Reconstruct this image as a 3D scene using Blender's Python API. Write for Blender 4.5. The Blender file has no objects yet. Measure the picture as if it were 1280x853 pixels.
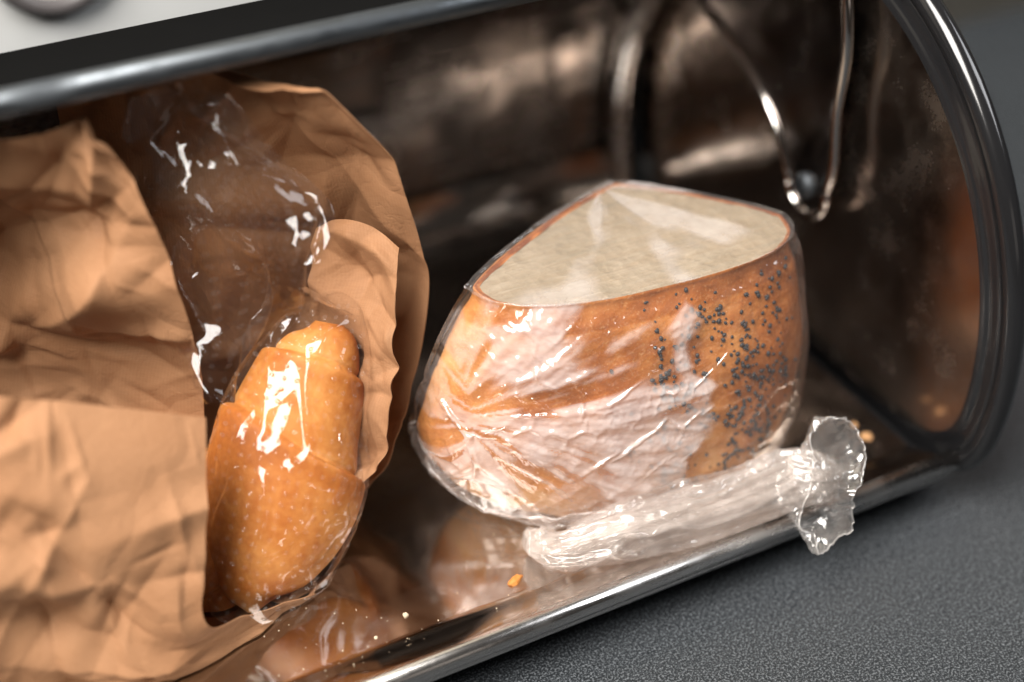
import bpy, bmesh, math, random
import numpy as np
from mathutils import Vector, Matrix

scene = bpy.context.scene
COL = scene.collection
RNG = np.random.RandomState(7)

# ------------------------------------------------------------------ camera
FPX = 1778.0
_X = np.array([0.894, 0.279, -0.349]); _X /= np.linalg.norm(_X)
_Y = np.array([-0.447, 0.526, -0.724]); _Y -= _X * _X.dot(_Y); _Y /= np.linalg.norm(_Y)
_Z = np.cross(_X, _Y)
RW = np.stack([_X, _Y, _Z])            # camera vector -> world vector
CAM = np.array([0.0, 0.0, 0.37])
cd = bpy.data.cameras.new('camera'); cam = bpy.data.objects.new('camera', cd); COL.objects.link(cam)
M = Matrix.Identity(4)
for i in range(3):
    for j in range(3):
        M[i][j] = RW[i][j]
    M[i][3] = CAM[i]
cam.matrix_world = M
cd.sensor_width = 36.0; cd.lens = 50.0
cd.clip_start = 0.01; cd.clip_end = 50
cd.dof.use_dof = True; cd.dof.focus_distance = 0.492; cd.dof.aperture_fstop = 2.5
cd.dof.aperture_blades = 9
scene.camera = cam

# ------------------------------------------------------------------ light
w = bpy.data.worlds.new('World'); scene.world = w; w.use_nodes = True
w.node_tree.nodes['Background'].inputs[0].default_value = (0.60, 0.50, 0.43, 1)
w.node_tree.nodes['Background'].inputs[1].default_value = 0.055

def area(name, loc, target, sx, sy, power, col):
    l = bpy.data.lights.new(name, 'AREA'); l.shape = 'RECTANGLE'; l.size = sx; l.size_y = sy
    l.energy = power; l.color = col
    o = bpy.data.objects.new(name, l); COL.objects.link(o)
    o.location = loc
    o.rotation_euler = (Vector(target) - Vector(loc)).to_track_quat('-Z', 'Y').to_euler()
    return o
area('window_light', (-0.48, 0.06, 1.28), (0.17, 0.36, 0.05), 0.75, 1.0, 60.0, (1.0, 0.955, 0.90))
area('shell_glint_fill', (0.35, -1.3, 0.45), (0.20, 0.40, 0.10), 0.7, 0.45, 0.55, (1.0, 0.90, 0.82))  # added unseen lamp, puts warm reflections into the back shell
area('right_side_fill', (1.25, -0.1, 0.95), (0.3, 0.35, 0.0), 0.6, 0.6, 9.0, (0.95, 0.97, 1.0))  # added unseen fill lamp, brightens the right side of loaf and film
scene.view_settings.view_transform = 'Standard'
scene.view_settings.look = 'None'
scene.view_settings.exposure = 0.0
scene.view_settings.gamma = 1.0
scene.cycles.use_denoising = True
scene.cycles.use_adaptive_sampling = True
scene.cycles.adaptive_threshold = 0.015
scene.cycles.max_bounces = 12
scene.cycles.transparent_max_bounces = 48
scene.cycles.glossy_bounces = 6
scene.cycles.diffuse_bounces = 4
scene.cycles.sample_clamp_indirect = 6.0
scene.cycles.caustics_refractive = False

def PX(px, py, d):
    """world point seen at photo pixel px,py at distance d along the view axis"""
    v = np.array([(px - 640.0) / FPX * d, (426.5 - py) / FPX * d, -d])
    return RW @ v + CAM
def FL(px, py, z=0.0):
    v = RW @ np.array([(px - 640.0) / FPX, (426.5 - py) / FPX, -1.0])
    return CAM + v * ((z - CAM[2]) / v[2])

# ------------------------------------------------------------------ noise
_perm = RNG.permutation(256); _perm = np.concatenate([_perm, _perm, _perm])
_grad = RNG.normal(size=(256, 3)); _grad /= np.linalg.norm(_grad, axis=1)[:, None]
def noise(P):
    P = np.asarray(P, float); I = np.floor(P).astype(int); F = P - I; I &= 255
    U = F * F * F * (F * (F * 6 - 15) + 10)
    def g(dx, dy, dz):
        h = _perm[_perm[_perm[(I[..., 0] + dx) & 255] + ((I[..., 1] + dy) & 255)] + ((I[..., 2] + dz) & 255)]
        G = _grad[h & 255]
        return G[..., 0] * (F[..., 0] - dx) + G[..., 1] * (F[..., 1] - dy) + G[..., 2] * (F[..., 2] - dz)
    def L(a, b, t): return a + (b - a) * t
    x, y, z = U[..., 0], U[..., 1], U[..., 2]
    return L(L(L(g(0,0,0), g(1,0,0), x), L(g(0,1,0), g(1,1,0), x), y),
             L(L(g(0,0,1), g(1,0,1), x), L(g(0,1,1), g(1,1,1), x), y), z) * 1.6
def fbm(P, n=4):
    s = 0; a = 1.0
    for i in range(n):
        s = s + a * noise(P * 2 ** i + 17.3 * i); a *= 0.5
    return s
def creases(U, V, n, seed, lmin=0.08, lmax=0.3, eps=0.0012, ang=None):
    """sum of straight local fold lines: planar facets meeting in ridges"""
    r = np.random.RandomState(seed); H = np.zeros_like(U)
    u0, u1, v0, v1 = U.min(), U.max(), V.min(), V.max()
    for i in range(n):
        cu, cv = r.uniform(u0, u1), r.uniform(v0, v1)
        t = r.uniform(0, math.pi) if ang is None else r.normal(ang[0], ang[1])
        L = r.uniform(lmin, lmax); Wd = L * r.uniform(0.25, 0.7); s = r.choice([-1, 1]) * r.uniform(0.5, 1)
        du, dv = U - cu, V - cv
        al = du * math.cos(t) + dv * math.sin(t); pe = -du * math.sin(t) + dv * math.cos(t)
        env = np.exp(-(al / L) ** 2 * 2 - (pe / Wd) ** 2 * 2)
        H += s * (Wd * 0.6 - np.sqrt(pe * pe + eps * eps)) * env
    return H

# ------------------------------------------------------------------ helpers
def tag(o, label=None, cat=None, group=None, kind=None):
    if label: o['label'] = label
    if cat: o['category'] = cat
    if group: o['group'] = group
    if kind: o['kind'] = kind
    return o
def empty(name, loc, label, cat, group=None):
    o = bpy.data.objects.new(name, None); COL.objects.link(o); o.location = loc
    o.empty_display_size = 0.02
    return tag(o, label, cat, group)
def mesh(name, V, F, mat, parent=None, smooth=True, uv=None):
    me = bpy.data.meshes.new(name)
    me.from_pydata([tuple(map(float, v)) for v in V], [], [tuple(map(int, f)) for f in F])
    me.materials.append(mat)
    if smooth: me.polygons.foreach_set('use_smooth', [True] * len(me.polygons))
    if uv is not None:
        l = me.uv_layers.new(name='UVMap')
        idx = np.empty(len(me.loops), int); me.loops.foreach_get('vertex_index', idx)
        l.data.foreach_set('uv', np.asarray(uv, float)[idx].ravel())
    me.update()
    o = bpy.data.objects.new(name, me); COL.objects.link(o)
    if parent:
        o.parent = parent
        o.matrix_parent_inverse = Matrix.Translation(parent.location).inverted()
    return o
def attr(o, name, vals):
    a = o.data.attributes.new(name, 'FLOAT', 'POINT'); a.data.foreach_set('value', np.asarray(vals, float))
def grid_faces(n, m, closed_m=False, flip=False):
    F = []
    for i in range(n - 1):
        for j in range(m if closed_m else m - 1):
            a = i * m + j; b = i * m + (j + 1) % m; c = (i + 1) * m + (j + 1) % m; d = (i + 1) * m + j
            F.append((a, d, c, b) if flip else (a, b, c, d))
    return F
def cr(ts, K):
    """Catmull-Rom through rows of K at parameters ts in 0..1 ; K (n,...)"""
    n = len(K); x = np.clip(ts * (n - 1), 0, n - 1 - 1e-9); i = x.astype(int); f = x - i
    Kp = np.concatenate([[2 * K[0] - K[1]], K, [2 * K[-1] - K[-2]]])
    sh = (-1,) + (1,) * (K.ndim - 1); f = f.reshape(sh)
    p0, p1, p2, p3 = Kp[i], Kp[i + 1], Kp[i + 2], Kp[i + 3]
    return 0.5 * (2 * p1 + (p2 - p0) * f + (2 * p0 - 5 * p1 + 4 * p2 - p3) * f ** 2 + (3 * p1 - p0 - 3 * p2 + p3) * f ** 3)
def net(rows, nu, nv):
    K = np.array([[PX(*p) if len(p) == 3 else p[:3] for p in r] for r in rows])
    A = cr(np.linspace(0, 1, nu), K)
    B = cr(np.linspace(0, 1, nv), A.transpose(1, 0, 2)).transpose(1, 0, 2)
    return B
def normals(G, closed=False):
    if closed:
        du = np.roll(G, -1, 1) - np.roll(G, 1, 1)
    else:
        du = np.gradient(G, axis=1)
    dv = np.gradient(G, axis=0)
    n = np.cross(du, dv); n /= np.linalg.norm(n, axis=2)[..., None] + 1e-12
    return n
def arcs(G):
    du = np.linalg.norm(np.diff(G, axis=1), axis=2).mean(0); dv = np.linalg.norm(np.diff(G, axis=0), axis=2).mean(1)
    u = np.concatenate([[0], np.cumsum(du)]); v = np.concatenate([[0], np.cumsum(dv)])
    return np.meshgrid(u, v)
def tube(path, r, seg=14, closed=False):
    P = np.asarray(path, float); n = len(P)
    T = np.roll(P, -1, 0) - np.roll(P, 1, 0) if closed else np.gradient(P, axis=0)
    T /= np.linalg.norm(T, axis=1)[:, None]
    up = np.array([1.0, 0, 0]) if abs(T[0][0]) < 0.8 else np.array([0, 0, 1.0])
    N = []; nrm = up - T[0] * T[0].dot(up); nrm /= np.linalg.norm(nrm)
    for i in range(n):
        nrm = nrm - T[i] * T[i].dot(nrm); nrm /= np.linalg.norm(nrm); N.append(nrm.copy())
    N = np.array(N); B = np.cross(T, N)
    a = np.linspace(0, 2 * math.pi, seg, endpoint=False)
    rr = np.full(n, r) if np.isscalar(r) else np.asarray(r)
    V = P[:, None] + rr[:, None, None] * (np.cos(a)[None, :, None] * N[:, None] + np.sin(a)[None, :, None] * B[:, None])
    F = grid_faces(n, seg, True)
    if closed:
        for j in range(seg):
            F.append(((n - 1) * seg + j, (n - 1) * seg + (j + 1) % seg, (j + 1) % seg, j))
        return V.reshape(-1, 3), F
    F.append(tuple(range(seg))[::-1]); F.append(tuple((n - 1) * seg + j for j in range(seg)))
    return V.reshape(-1, 3), F
def box(x0, x1, y0, y1, z0, z1):
    V = [(x, y, z) for x in (x0, x1) for y in (y0, y1) for z in (z0, z1)]
    F = [(0, 1, 3, 2), (4, 6, 7, 5), (0, 4, 5, 1), (2, 3, 7, 6), (0, 2, 6, 4), (1, 5, 7, 3)]
    return V, F
def bevel(o, wd, seg=3):
    m = o.modifiers.new('bevel', 'BEVEL'); m.width = wd; m.segments = seg; m.limit_method = 'ANGLE'
    return o
def solid(o, t):
    m = o.modifiers.new('thickness', 'SOLIDIFY'); m.thickness = t; m.offset = 0
    e = o.modifiers.new('crisp_edges', 'EDGE_SPLIT'); e.split_angle = math.radians(50)
    return o

# ------------------------------------------------------------------ materials
class NT:
    def __init__(s, name):
        s.m = bpy.data.materials.new(name); s.m.use_nodes = True; s.t = s.m.node_tree; s.t.nodes.clear()
        s.out = s.t.nodes.new('ShaderNodeOutputMaterial')
    def n(s, typ, **kw):
        nd = s.t.nodes.new(typ)
        for k, v in kw.items():
            if k.startswith('i_'):
                nd.inputs[k[2:].replace('_', ' ')].default_value = v
            else: setattr(nd, k, v)
        return nd
    def l(s, a, b): s.t.links.new(a, b)
    def coord(s, scale=(1, 1, 1), kind='Object', rot=(0, 0, 0)):
        c = s.n('ShaderNodeTexCoord'); mp = s.n('ShaderNodeMapping')
        mp.inputs['Scale'].default_value = scale; mp.inputs['Rotation'].default_value = rot
        s.l(c.outputs[kind], mp.inputs[0]); return mp.outputs[0]
    def noise(s, vec, scale, detail=4, rough=0.55, dist=0.0):
        nd = s.n('ShaderNodeTexNoise'); nd.inputs['Scale'].default_value = scale; nd.inputs['Detail'].default_value = detail
        nd.inputs['Roughness'].default_value = rough; nd.inputs['Distortion'].default_value = dist
        s.l(vec, nd.inputs['Vector']); return nd.outputs['Fac']
    def ramp(s, fac, stops, interp='LINEAR'):
        r = s.n('ShaderNodeValToRGB'); r.color_ramp.interpolation = interp; e = r.color_ramp.elements
        while len(e) < len(stops): e.new(0.5)
        for i, (p, c) in enumerate(stops):
            e[i].position = p; e[i].color = (*c, 1) if len(c) == 3 else c
        s.l(fac, r.inputs[0]); return r.outputs[0]
    def rng(s, fac, a, b, c, d):
        r = s.n('ShaderNodeMapRange')
        for k, v in zip(('From Min', 'From Max', 'To Min', 'To Max'), (a, b, c, d)): r.inputs[k].default_value = v
        s.l(fac, r.inputs[0]); return r.outputs[0]
    def math(s, op, a, b=None):
        m = s.n('ShaderNodeMath', operation=op)
        for i, v in enumerate((a, b)):
            if v is None: continue
            if isinstance(v, (int, float)): m.inputs[i].default_value = v
            else: s.l(v, m.inputs[i])
        return m.outputs[0]
    def mix(s, fac, a, b):
        m = s.n('ShaderNodeMix', data_type='RGBA')
        for k, v in ((0, fac), (6, a), (7, b)):
            if isinstance(v, (int, float)): m.inputs[k].default_value = v
            elif isinstance(v, tuple): m.inputs[k].default_value = (*v, 1)
            else: s.l(v, m.inputs[k])
        return m.outputs[2]
    def bump(s, h, strength, dist, nrm=None):
        b = s.n('ShaderNodeBump'); b.inputs['Strength'].default_value = strength; b.inputs['Distance'].default_value = dist
        s.l(h, b.inputs['Height'])
        if nrm: s.l(nrm, b.inputs['Normal'])
        return b.outputs[0]
    def pbr(s, **kw):
        p = s.n('ShaderNodeBsdfPrincipled')
        for k, v in kw.items():
            k = k.replace('_', ' ')
            if isinstance(v, (int, float)): p.inputs[k].default_value = v
            elif isinstance(v, tuple): p.inputs[k].default_value = (*v, 1) if (len(v) == 3 and 'Radius' not in k) else v
            else: s.l(v, p.inputs[k])
        s.l(p.outputs[0], s.out.inputs[0]); return p

def mat_steel(name, col, rough, scr=0.5, axis=0, big=0.0):
    t = NT(name)
    sc = (12, 900, 900) if axis == 0 else (900, 12, 900)
    v = t.coord(sc)
    br = t.noise(v, 1.0, 3)
    v2 = t.coord((1, 1, 1)); sm = t.noise(v2, 38, 5, 0.6)
    r = t.math('ADD', t.rng(br, 0.3, 0.7, rough * 0.8, rough * 1.3), t.rng(sm, 0.45, 0.8, 0.0, rough * 1.2))
    b = t.bump(br, scr * 0.10, 0.0002); bg = t.noise(v2, 14, 2)
    b = t.bump(bg, 0.5 + 0.5 * big, 0.004 + 0.010 * big, b)
    c = t.mix(t.rng(sm, 0.35, 0.8, 0, 1), tuple(col), tuple(x * 0.8 for x in col))
    t.pbr(Base_Color=c, Metallic=1.0, Roughness=r, Normal=b)
    return t.m
def mat_plain(name, col, rough=0.4, **kw):
    t = NT(name); v = t.coord(); n = t.noise(v, 60, 4)
    c = t.mix(n, tuple(col), tuple(x * 0.85 for x in col))
    t.pbr(Base_Color=c, Roughness=t.rng(n, 0.3, 0.7, rough * 0.85, rough * 1.15), **kw)
    return t.m

def mat_counter():
    t = NT('speckled_laminate'); v = t.coord()
    a = t.noise(v, 1250, 4, 0.75); b = t.noise(v, 700, 3, 0.7); big = t.noise(v, 9, 3)
    c = t.ramp(a, [(0.38, (0.003, 0.004, 0.005)), (0.50, (0.014, 0.017, 0.020)), (0.62, (0.19, 0.205, 0.22))])
    c2 = t.ramp(b, [(0.35, (0.008, 0.009, 0.010)), (0.6, (0.024, 0.027, 0.030))])
    c = t.mix(0.25, c, c2)
    t.pbr(Base_Color=c, Roughness=t.rng(big, 0.3, 0.7, 0.42, 0.55), Normal=t.bump(a, 0.35, 0.0002), Specular_IOR_Level=0.28)
    return t.m

def mat_kraft():
    t = NT('kraft_paper'); v = t.coord(kind='UV')
    rib = t.n('ShaderNodeTexWave', wave_type='BANDS', bands_direction='X')
    rib.inputs['Scale'].default_value = 300; rib.inputs['Distortion'].default_value = 1.2; rib.inputs['Detail'].default_value = 2
    rib.inputs['Detail Scale'].default_value = 3
    t.l(v, rib.inputs[0])
    vo = t.coord(); n1 = t.noise(vo, 22, 5); n2 = t.noise(vo, 420, 4, 0.7)
    vs = t.coord((1, 18, 1), 'UV'); fib = t.noise(vs, 180, 3)
    c = t.mix(t.rng(n1, 0.3, 0.7, 0, 1), (0.365, 0.192, 0.100), (0.285, 0.138, 0.066))
    c = t.mix(t.rng(fib, 0.35, 0.75, 0, 0.35), c, (0.45, 0.24, 0.12))
    c = t.mix(t.rng(rib.outputs['Fac'], 0, 1, 0.0, 0.13), c, (0.22, 0.10, 0.04))
    c = t.mix(t.rng(n2, 0.55, 0.8, 0, 0.25), c, (0.24, 0.11, 0.04))
    wr = t.n('ShaderNodeTexVoronoi', feature='DISTANCE_TO_EDGE'); wr.inputs['Scale'].default_value = 30
    dv = t.n('ShaderNodeVectorMath', operation='ADD'); nv = t.n('ShaderNodeTexNoise'); nv.inputs['Scale'].default_value = 25
    sc = t.n('ShaderNodeVectorMath', operation='SCALE'); sc.inputs['Scale'].default_value = 0.03
    t.l(vo, nv.inputs['Vector']); t.l(nv.outputs['Color'], sc.inputs[0]); t.l(vo, dv.inputs[0]); t.l(sc.outputs[0], dv.inputs[1]); t.l(dv.outputs[0], wr.inputs['Vector'])
    b = t.bump(t.rng(wr.outputs['Distance'], 0, 0.12, 0, 1), 0.35, 0.0010)
    cr1 = t.noise(vo, 75, 3, 0.5, 1.6); cr1 = t.math('ABSOLUTE', t.math('SUBTRACT', cr1, 0.5)); b = t.bump(t.rng(cr1, 0, 0.05, 0, 1), 0.14, 0.0006, b)
    b = t.bump(rib.outputs['Fac'], 0.12, 0.0002, b)
    b = t.bump(n2, 0.12, 0.0003, b)
    p = t.n('ShaderNodeBsdfPrincipled'); t.l(c, p.inputs['Base Color']); p.inputs['Roughness'].default_value = 0.7
    p.inputs['Specular IOR Level'].default_value = 0.18; t.l(b, p.inputs['Normal'])
    tr = t.n('ShaderNodeBsdfTranslucent'); tr.inputs[0].default_value = (0.55, 0.24, 0.08, 1)
    mx = t.n('ShaderNodeMixShader'); mx.inputs[0].default_value = 0.05
    t.l(p.outputs[0], mx.inputs[1]); t.l(tr.outputs[0], mx.inputs[2]); t.l(mx.outputs[0], t.out.inputs[0])
    return t.m

def mat_film(name, haze0, haze1, rough, perf=False, gl=0.07, tint=(0.9, 0.87, 0.85), hscale=60, bs=1.0, painted_sheen=False, ringh=0.16):
    """thin clear plastic: lets light through, mirrors it at glancing angles, slightly milky where it is crushed; on the loaf its white patches are painted window sheen"""
    t = NT(name); v = t.coord()
    lw = t.n('ShaderNodeLayerWeight'); lw.inputs['Blend'].default_value = 0.5
    n = t.noise(v, hscale, 5, 0.6, 0.6)
    fine = t.noise(v, 420, 3, 0.6, 0.4)
    mid = t.noise(v, 130, 3, 0.5, 1.0)
    at = t.n('ShaderNodeAttribute'); at.attribute_name = 'haze'
    b = t.bump(mid, 0.28 * bs, 0.0015); b = t.bump(fine, 0.20 * bs, 0.0004, b)
    f = t.math('POWER', lw.outputs['Facing'], 4.0)
    f = t.math('ADD', t.math('MULTIPLY', f, 0.75), gl)
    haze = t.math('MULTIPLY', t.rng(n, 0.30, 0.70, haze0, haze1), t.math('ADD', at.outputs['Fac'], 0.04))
    if painted_sheen:  # white diffuse patches stand in for window sheen
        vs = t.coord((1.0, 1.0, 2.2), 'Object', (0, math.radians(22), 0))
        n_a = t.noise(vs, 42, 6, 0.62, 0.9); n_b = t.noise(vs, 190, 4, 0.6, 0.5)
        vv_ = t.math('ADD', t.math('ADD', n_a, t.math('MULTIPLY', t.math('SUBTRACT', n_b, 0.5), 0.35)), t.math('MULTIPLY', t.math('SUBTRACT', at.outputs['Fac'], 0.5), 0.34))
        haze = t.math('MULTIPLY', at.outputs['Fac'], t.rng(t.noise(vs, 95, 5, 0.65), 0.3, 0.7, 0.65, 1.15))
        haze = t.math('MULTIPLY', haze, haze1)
    if perf:
        uv = t.coord((1, 1, 1), 'UV')
        fr = t.n('ShaderNodeVectorMath', operation='FRACTION'); t.l(uv, fr.inputs[0])
        sb = t.n('ShaderNodeVectorMath', operation='SUBTRACT'); sb.inputs[1].default_value = (0.5, 0.5, 0); t.l(fr.outputs[0], sb.inputs[0])
        ln = t.n('ShaderNodeVectorMath', operation='LENGTH'); t.l(sb.outputs[0], ln.inputs[0])
        ring = t.ramp(ln.outputs['Value'], [(0.0, (0.2,) * 3), (0.09, (0.3,) * 3), (0.14, (1,) * 3), (0.19, (0,) * 3)])
        b = t.bump(ring, 0.35 if ringh > 0.05 else 0.04, 0.0008, b)
        haze = t.math('ADD', haze, t.math('MULTIPLY', ring, ringh))
    g = t.n('ShaderNodeBsdfGlossy'); g.inputs['Roughness'].default_value = rough; t.l(b, g.inputs['Normal'])
    g.inputs['Color'].default_value = (1, 1, 1, 1)
    tp = t.n('ShaderNodeBsdfTransparent'); tp.inputs[0].default_value = (0.985, 0.98, 0.975, 1)
    df = t.n('ShaderNodeBsdfDiffuse'); df.inputs[0].default_value = (*tint, 1); t.l(b, df.inputs['Normal'])
    tl = t.n('ShaderNodeBsdfTranslucent'); tl.inputs[0].default_value = (*tint, 1)
    md = t.n('ShaderNodeMixShader'); md.inputs[0].default_value = 0.4
    t.l(df.outputs[0], md.inputs[1]); t.l(tl.outputs[0], md.inputs[2])
    m1 = t.n('ShaderNodeMixShader'); t.l(haze, m1.inputs[0]); t.l(tp.outputs[0], m1.inputs[1]); t.l(md.outputs[0], m1.inputs[2])
    m2 = t.n('ShaderNodeMixShader'); t.l(f, m2.inputs[0]); t.l(m1.outputs[0], m2.inputs[1]); t.l(g.outputs[0], m2.inputs[2])
    t.l(m2.outputs[0], t.out.inputs[0])
    return t.m

def mat_crust():
    t = NT('loaf_crust'); v = t.coord()
    n1 = t.noise(v, 26, 5, 0.6); n2 = t.noise(v, 160, 5, 0.65); n3 = t.noise(v, 900, 3, 0.6)
    at = t.n('ShaderNodeAttribute'); at.attribute_name = 'bake'
    k = t.math('ADD', at.outputs['Fac'], t.rng(n1, 0.25, 0.75, -0.32, 0.32)); k = t.math('ADD', k, t.rng(n2, 0.3, 0.7, -0.12, 0.12))
    c = t.ramp(k, [(0.0, (0.66, 0.38, 0.17)), (0.35, (0.54, 0.225, 0.066)), (0.65, (0.36, 0.112, 0.024)), (1.0, (0.17, 0.045, 0.012))])
    c = t.mix(t.rng(n3, 0.55, 0.75, 0, 0.3), c, (0.80, 0.50, 0.25))
    vo = t.n('ShaderNodeTexVoronoi'); vo.inputs['Scale'].default_value = 500; t.l(v, vo.inputs['Vector'])
    b = t.bump(n2, 0.5, 0.0014); b = t.bump(n3, 0.35, 0.0004, b); b = t.bump(vo.outputs['Distance'], 0.2, 0.0003, b)
    t.pbr(Base_Color=c, Roughness=t.rng(n2, 0.3, 0.7, 0.48, 0.62), Normal=b, Specular_IOR_Level=0.25,
          Subsurface_Weight=0.05, Subsurface_Radius=(0.004, 0.0015, 0.0005))
    return t.m
def mat_crumb():
    t = NT('bread_crumb_face'); v = t.coord()
    vo = t.n('ShaderNodeTexVoronoi'); vo.inputs['Scale'].default_value = 260; t.l(v, vo.inputs['Vector'])
    n = t.noise(v, 70, 6, 0.7)
    c = t.ramp(n, [(0.3, (0.20, 0.16, 0.105)), (0.55, (0.31, 0.25, 0.175)), (0.75, (0.40, 0.33, 0.24))])
    c = t.mix(t.rng(vo.outputs['Distance'], 0, 0.5, 0.45, 0), c, (0.22, 0.165, 0.10))
    st = t.noise(t.coord((60, 900, 60), 'Object', (0, 0, math.radians(5))), 1.0, 3)
    c = t.mix(t.rng(st, 0.42, 0.60, 0.62, 0), c, (0.27, 0.20, 0.125))
    b = t.bump(vo.outputs['Distance'], 0.6, 0.001); b = t.bump(n, 0.5, 0.002, b); b = t.bump(st, 0.5, 0.0006, b)
    t.pbr(Base_Color=c, Roughness=0.8, Normal=b, Subsurface_Weight=0.1, Subsurface_Radius=(0.004, 0.003, 0.002))
    return t.m
def mat_roll():
    t = NT('glazed_roll_crust'); v = t.coord()
    n1 = t.noise(v, 34, 5, 0.6); n2 = t.noise(v, 300, 4, 0.6)
    at = t.n('ShaderNodeAttribute'); at.attribute_name = 'bake'
    k = t.math('ADD', at.outputs['Fac'], t.rng(n1, 0.25, 0.75, -0.30, 0.30)); k = t.math('ADD', k, t.rng(n2, 0.3, 0.7, -0.10, 0.10))
    c = t.ramp(k, [(0.0, (0.68, 0.40, 0.17)), (0.3, (0.55, 0.23, 0.058)), (0.62, (0.40, 0.125, 0.022)), (1.0, (0.22, 0.058, 0.012))])
    t.pbr(Base_Color=c, Roughness=0.6, Normal=t.bump(n2, 0.35, 0.0004, t.bump(n1, 0.3, 0.003)), Specular_IOR_Level=0.25,
          Subsurface_Weight=0.08, Subsurface_Radius=(0.005, 0.002, 0.0006))
    return t.m

M_STEEL = mat_steel('polished_steel', (0.60, 0.56, 0.53), 0.09)
M_STEELD = mat_steel('dark_mirror_steel', (0.42, 0.38, 0.355), 0.14)
M_LID = mat_steel('lid_edge_steel', (0.095, 0.105, 0.115), 0.42)
M_CAP = mat_steel('dark_cap_panel', (0.58, 0.50, 0.44), 0.17)
M_LIDB = mat_plain('lid_black_enamel', (0.006, 0.006, 0.006), 0.6, Specular_IOR_Level=0.0)
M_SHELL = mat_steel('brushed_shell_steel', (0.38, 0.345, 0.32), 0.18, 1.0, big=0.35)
M_LIP = mat_steel('lip_steel', (0.60, 0.58, 0.56), 0.2)
M_BLACK = mat_plain('black_gloss_plastic', (0.012, 0.012, 0.013), 0.16, Specular_IOR_Level=0.6)
M_RUBBER = mat_plain('black_rubber', (0.012, 0.012, 0.012), 0.7)
M_KRAFT = mat_kraft()
M_CRUST, M_CRUMB, M_ROLL = mat_crust(), mat_crumb(), mat_roll()
M_FILM = mat_film('loaf_film', 0.01, 0.70, 0.12, gl=0.07, hscale=80, bs=0.25, tint=(0.96, 0.90, 0.88), painted_sheen=True)
M_TAIL = mat_film('film_tail', 0.05, 0.26, 0.16, gl=0.05, hscale=60, bs=0.15, tint=(0.90, 0.82, 0.77))
M_FRILL = mat_film('film_mouth', 0.05, 0.26, 0.10, gl=0.13, hscale=60, bs=0.1)
M_FILMR = mat_film('perforated_film', 0.0, 0.02, 0.05, perf=True, gl=0.04, bs=0.04, ringh=0.10)
M_FILMN = mat_film('perforated_film_neck', 0.0, 0.012, 0.06, perf=True, gl=0.035, bs=0.04, ringh=0.03)
M_SEED = mat_plain('poppy_seed', (0.026, 0.027, 0.030), 0.5)
M_WALL = mat_plain('beige_wall', (0.62, 0.56, 0.46), 0.8)
M_WHITE = mat_plain('white_enamel', (0.70, 0.71, 0.70), 0.35)
M_RED = mat_plain('orange_red_plastic', (0.72, 0.10, 0.02), 0.35)

# ------------------------------------------------------------------ setting
ZC = -0.020
n = 2
o = mesh('countertop', [(-1.5, -0.9, ZC), (2.5, -0.9, ZC), (2.5, 0.66, ZC), (-1.5, 0.66, ZC)], [(0, 1, 2, 3)], mat_counter())
tag(o, kind='structure')
o = mesh('wall', *box(-1.5, 2.5, 0.648, 0.70, ZC - 0.004, 1.2), M_WALL); tag(o, kind='structure')

# ------------------------------------------------------------------ bread bin
CY, CZ, R0 = 0.417, 0.045, 0.131
XL, XR = -0.085, 0.336          # outer rims of the two end caps
XI = 0.3305                      # inner face of right end cap
bin_ = empty('bread_bin', (0.13, CY, ZC), 'open steel roll-top bread bin with black rounded end caps on the dark countertop', 'bread bin')
def cap_profile(r, zb, cr_, n=120):
    """circle of radius r flattened at height zb with softly rounded lower corners (y,z)"""
    h = CZ - zb
    a = np.linspace(0, 2 * math.pi, n, endpoint=False)
    y = np.cos(a) * r; z = np.sin(a) * r
    out = []
    yc = math.sqrt(max(r * r - h * h, 1e-9))
    for yy, zz in zip(y, z):
        if zz > 0: zz *= 1.045
        if zz < -h * 0.45:
            # squash lower part as a superellipse down to the flat
            t_ = (-zz - h * 0.45) / (r - h * 0.45)
            zz = -h * 0.45 - (h - h * 0.45) * (1 - (1 - t_) ** 2.6) 
            sgn = math.copysign(1, yy)
            yy = sgn * min(abs(yy), 1) if t_ < 0.25 else yy
        out.append((CY + yy, CZ + zz))
    return np.array(out)
def cap(xo, xi, name):
    prof = [(xo, R0, -0.0125), (xo - math.copysign(0.004, xo - xi), R0 - 0.004, -0.009),
            (xi + (xo - xi) * 0.45, R0 - 0.0055, -0.0065), (xi + (xo - xi) * 0.10, R0 - 0.0075, -0.003),
            (xi, R0 - 0.0105, 0.0005)]
    xout = xo + math.copysign(0.006, xo - xi)
    outer = [(xout, R0 - 0.006, -0.008), (xout, R0 - 0.001, -0.012)]
    rings = []
    for x, r, zb in outer + prof:
        p = cap_profile(r, zb, 0.02); rings.append(np.c_[np.full(len(p), x), p])
    m_ = len(rings[0]); V = np.concatenate(rings); F = grid_faces(len(rings), m_, True)
    F.append(tuple(range(m_)))
    return V, F, rings[-1]
for xo_, xi_ in ((XR, XI), (XL, XL + 0.0055)):
    V, F, last = cap(xo_, xi_, '')
    mesh('end_cap', V, F, M_BLACK, bin_)
    lp = last.copy(); sgn_ = math.copysign(1, xo_ - xi_); lp[:, 0] += sgn_ * 0.0003
    ctr = lp.mean(0); rings_ = [ctr + (lp - ctr) * k + np.array([sgn_ * 0.0012 * (1 - k), 0, 0]) for k in (1.0, 0.97, 0.8, 0.5, 0.2)]
    Vp = np.concatenate(rings_ ); m_ = len(lp)
    mesh('end_panel', Vp, grid_faces(5, m_, True) + [tuple(4 * m_ + j for j in range(m_))], M_CAP, bin_)
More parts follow.
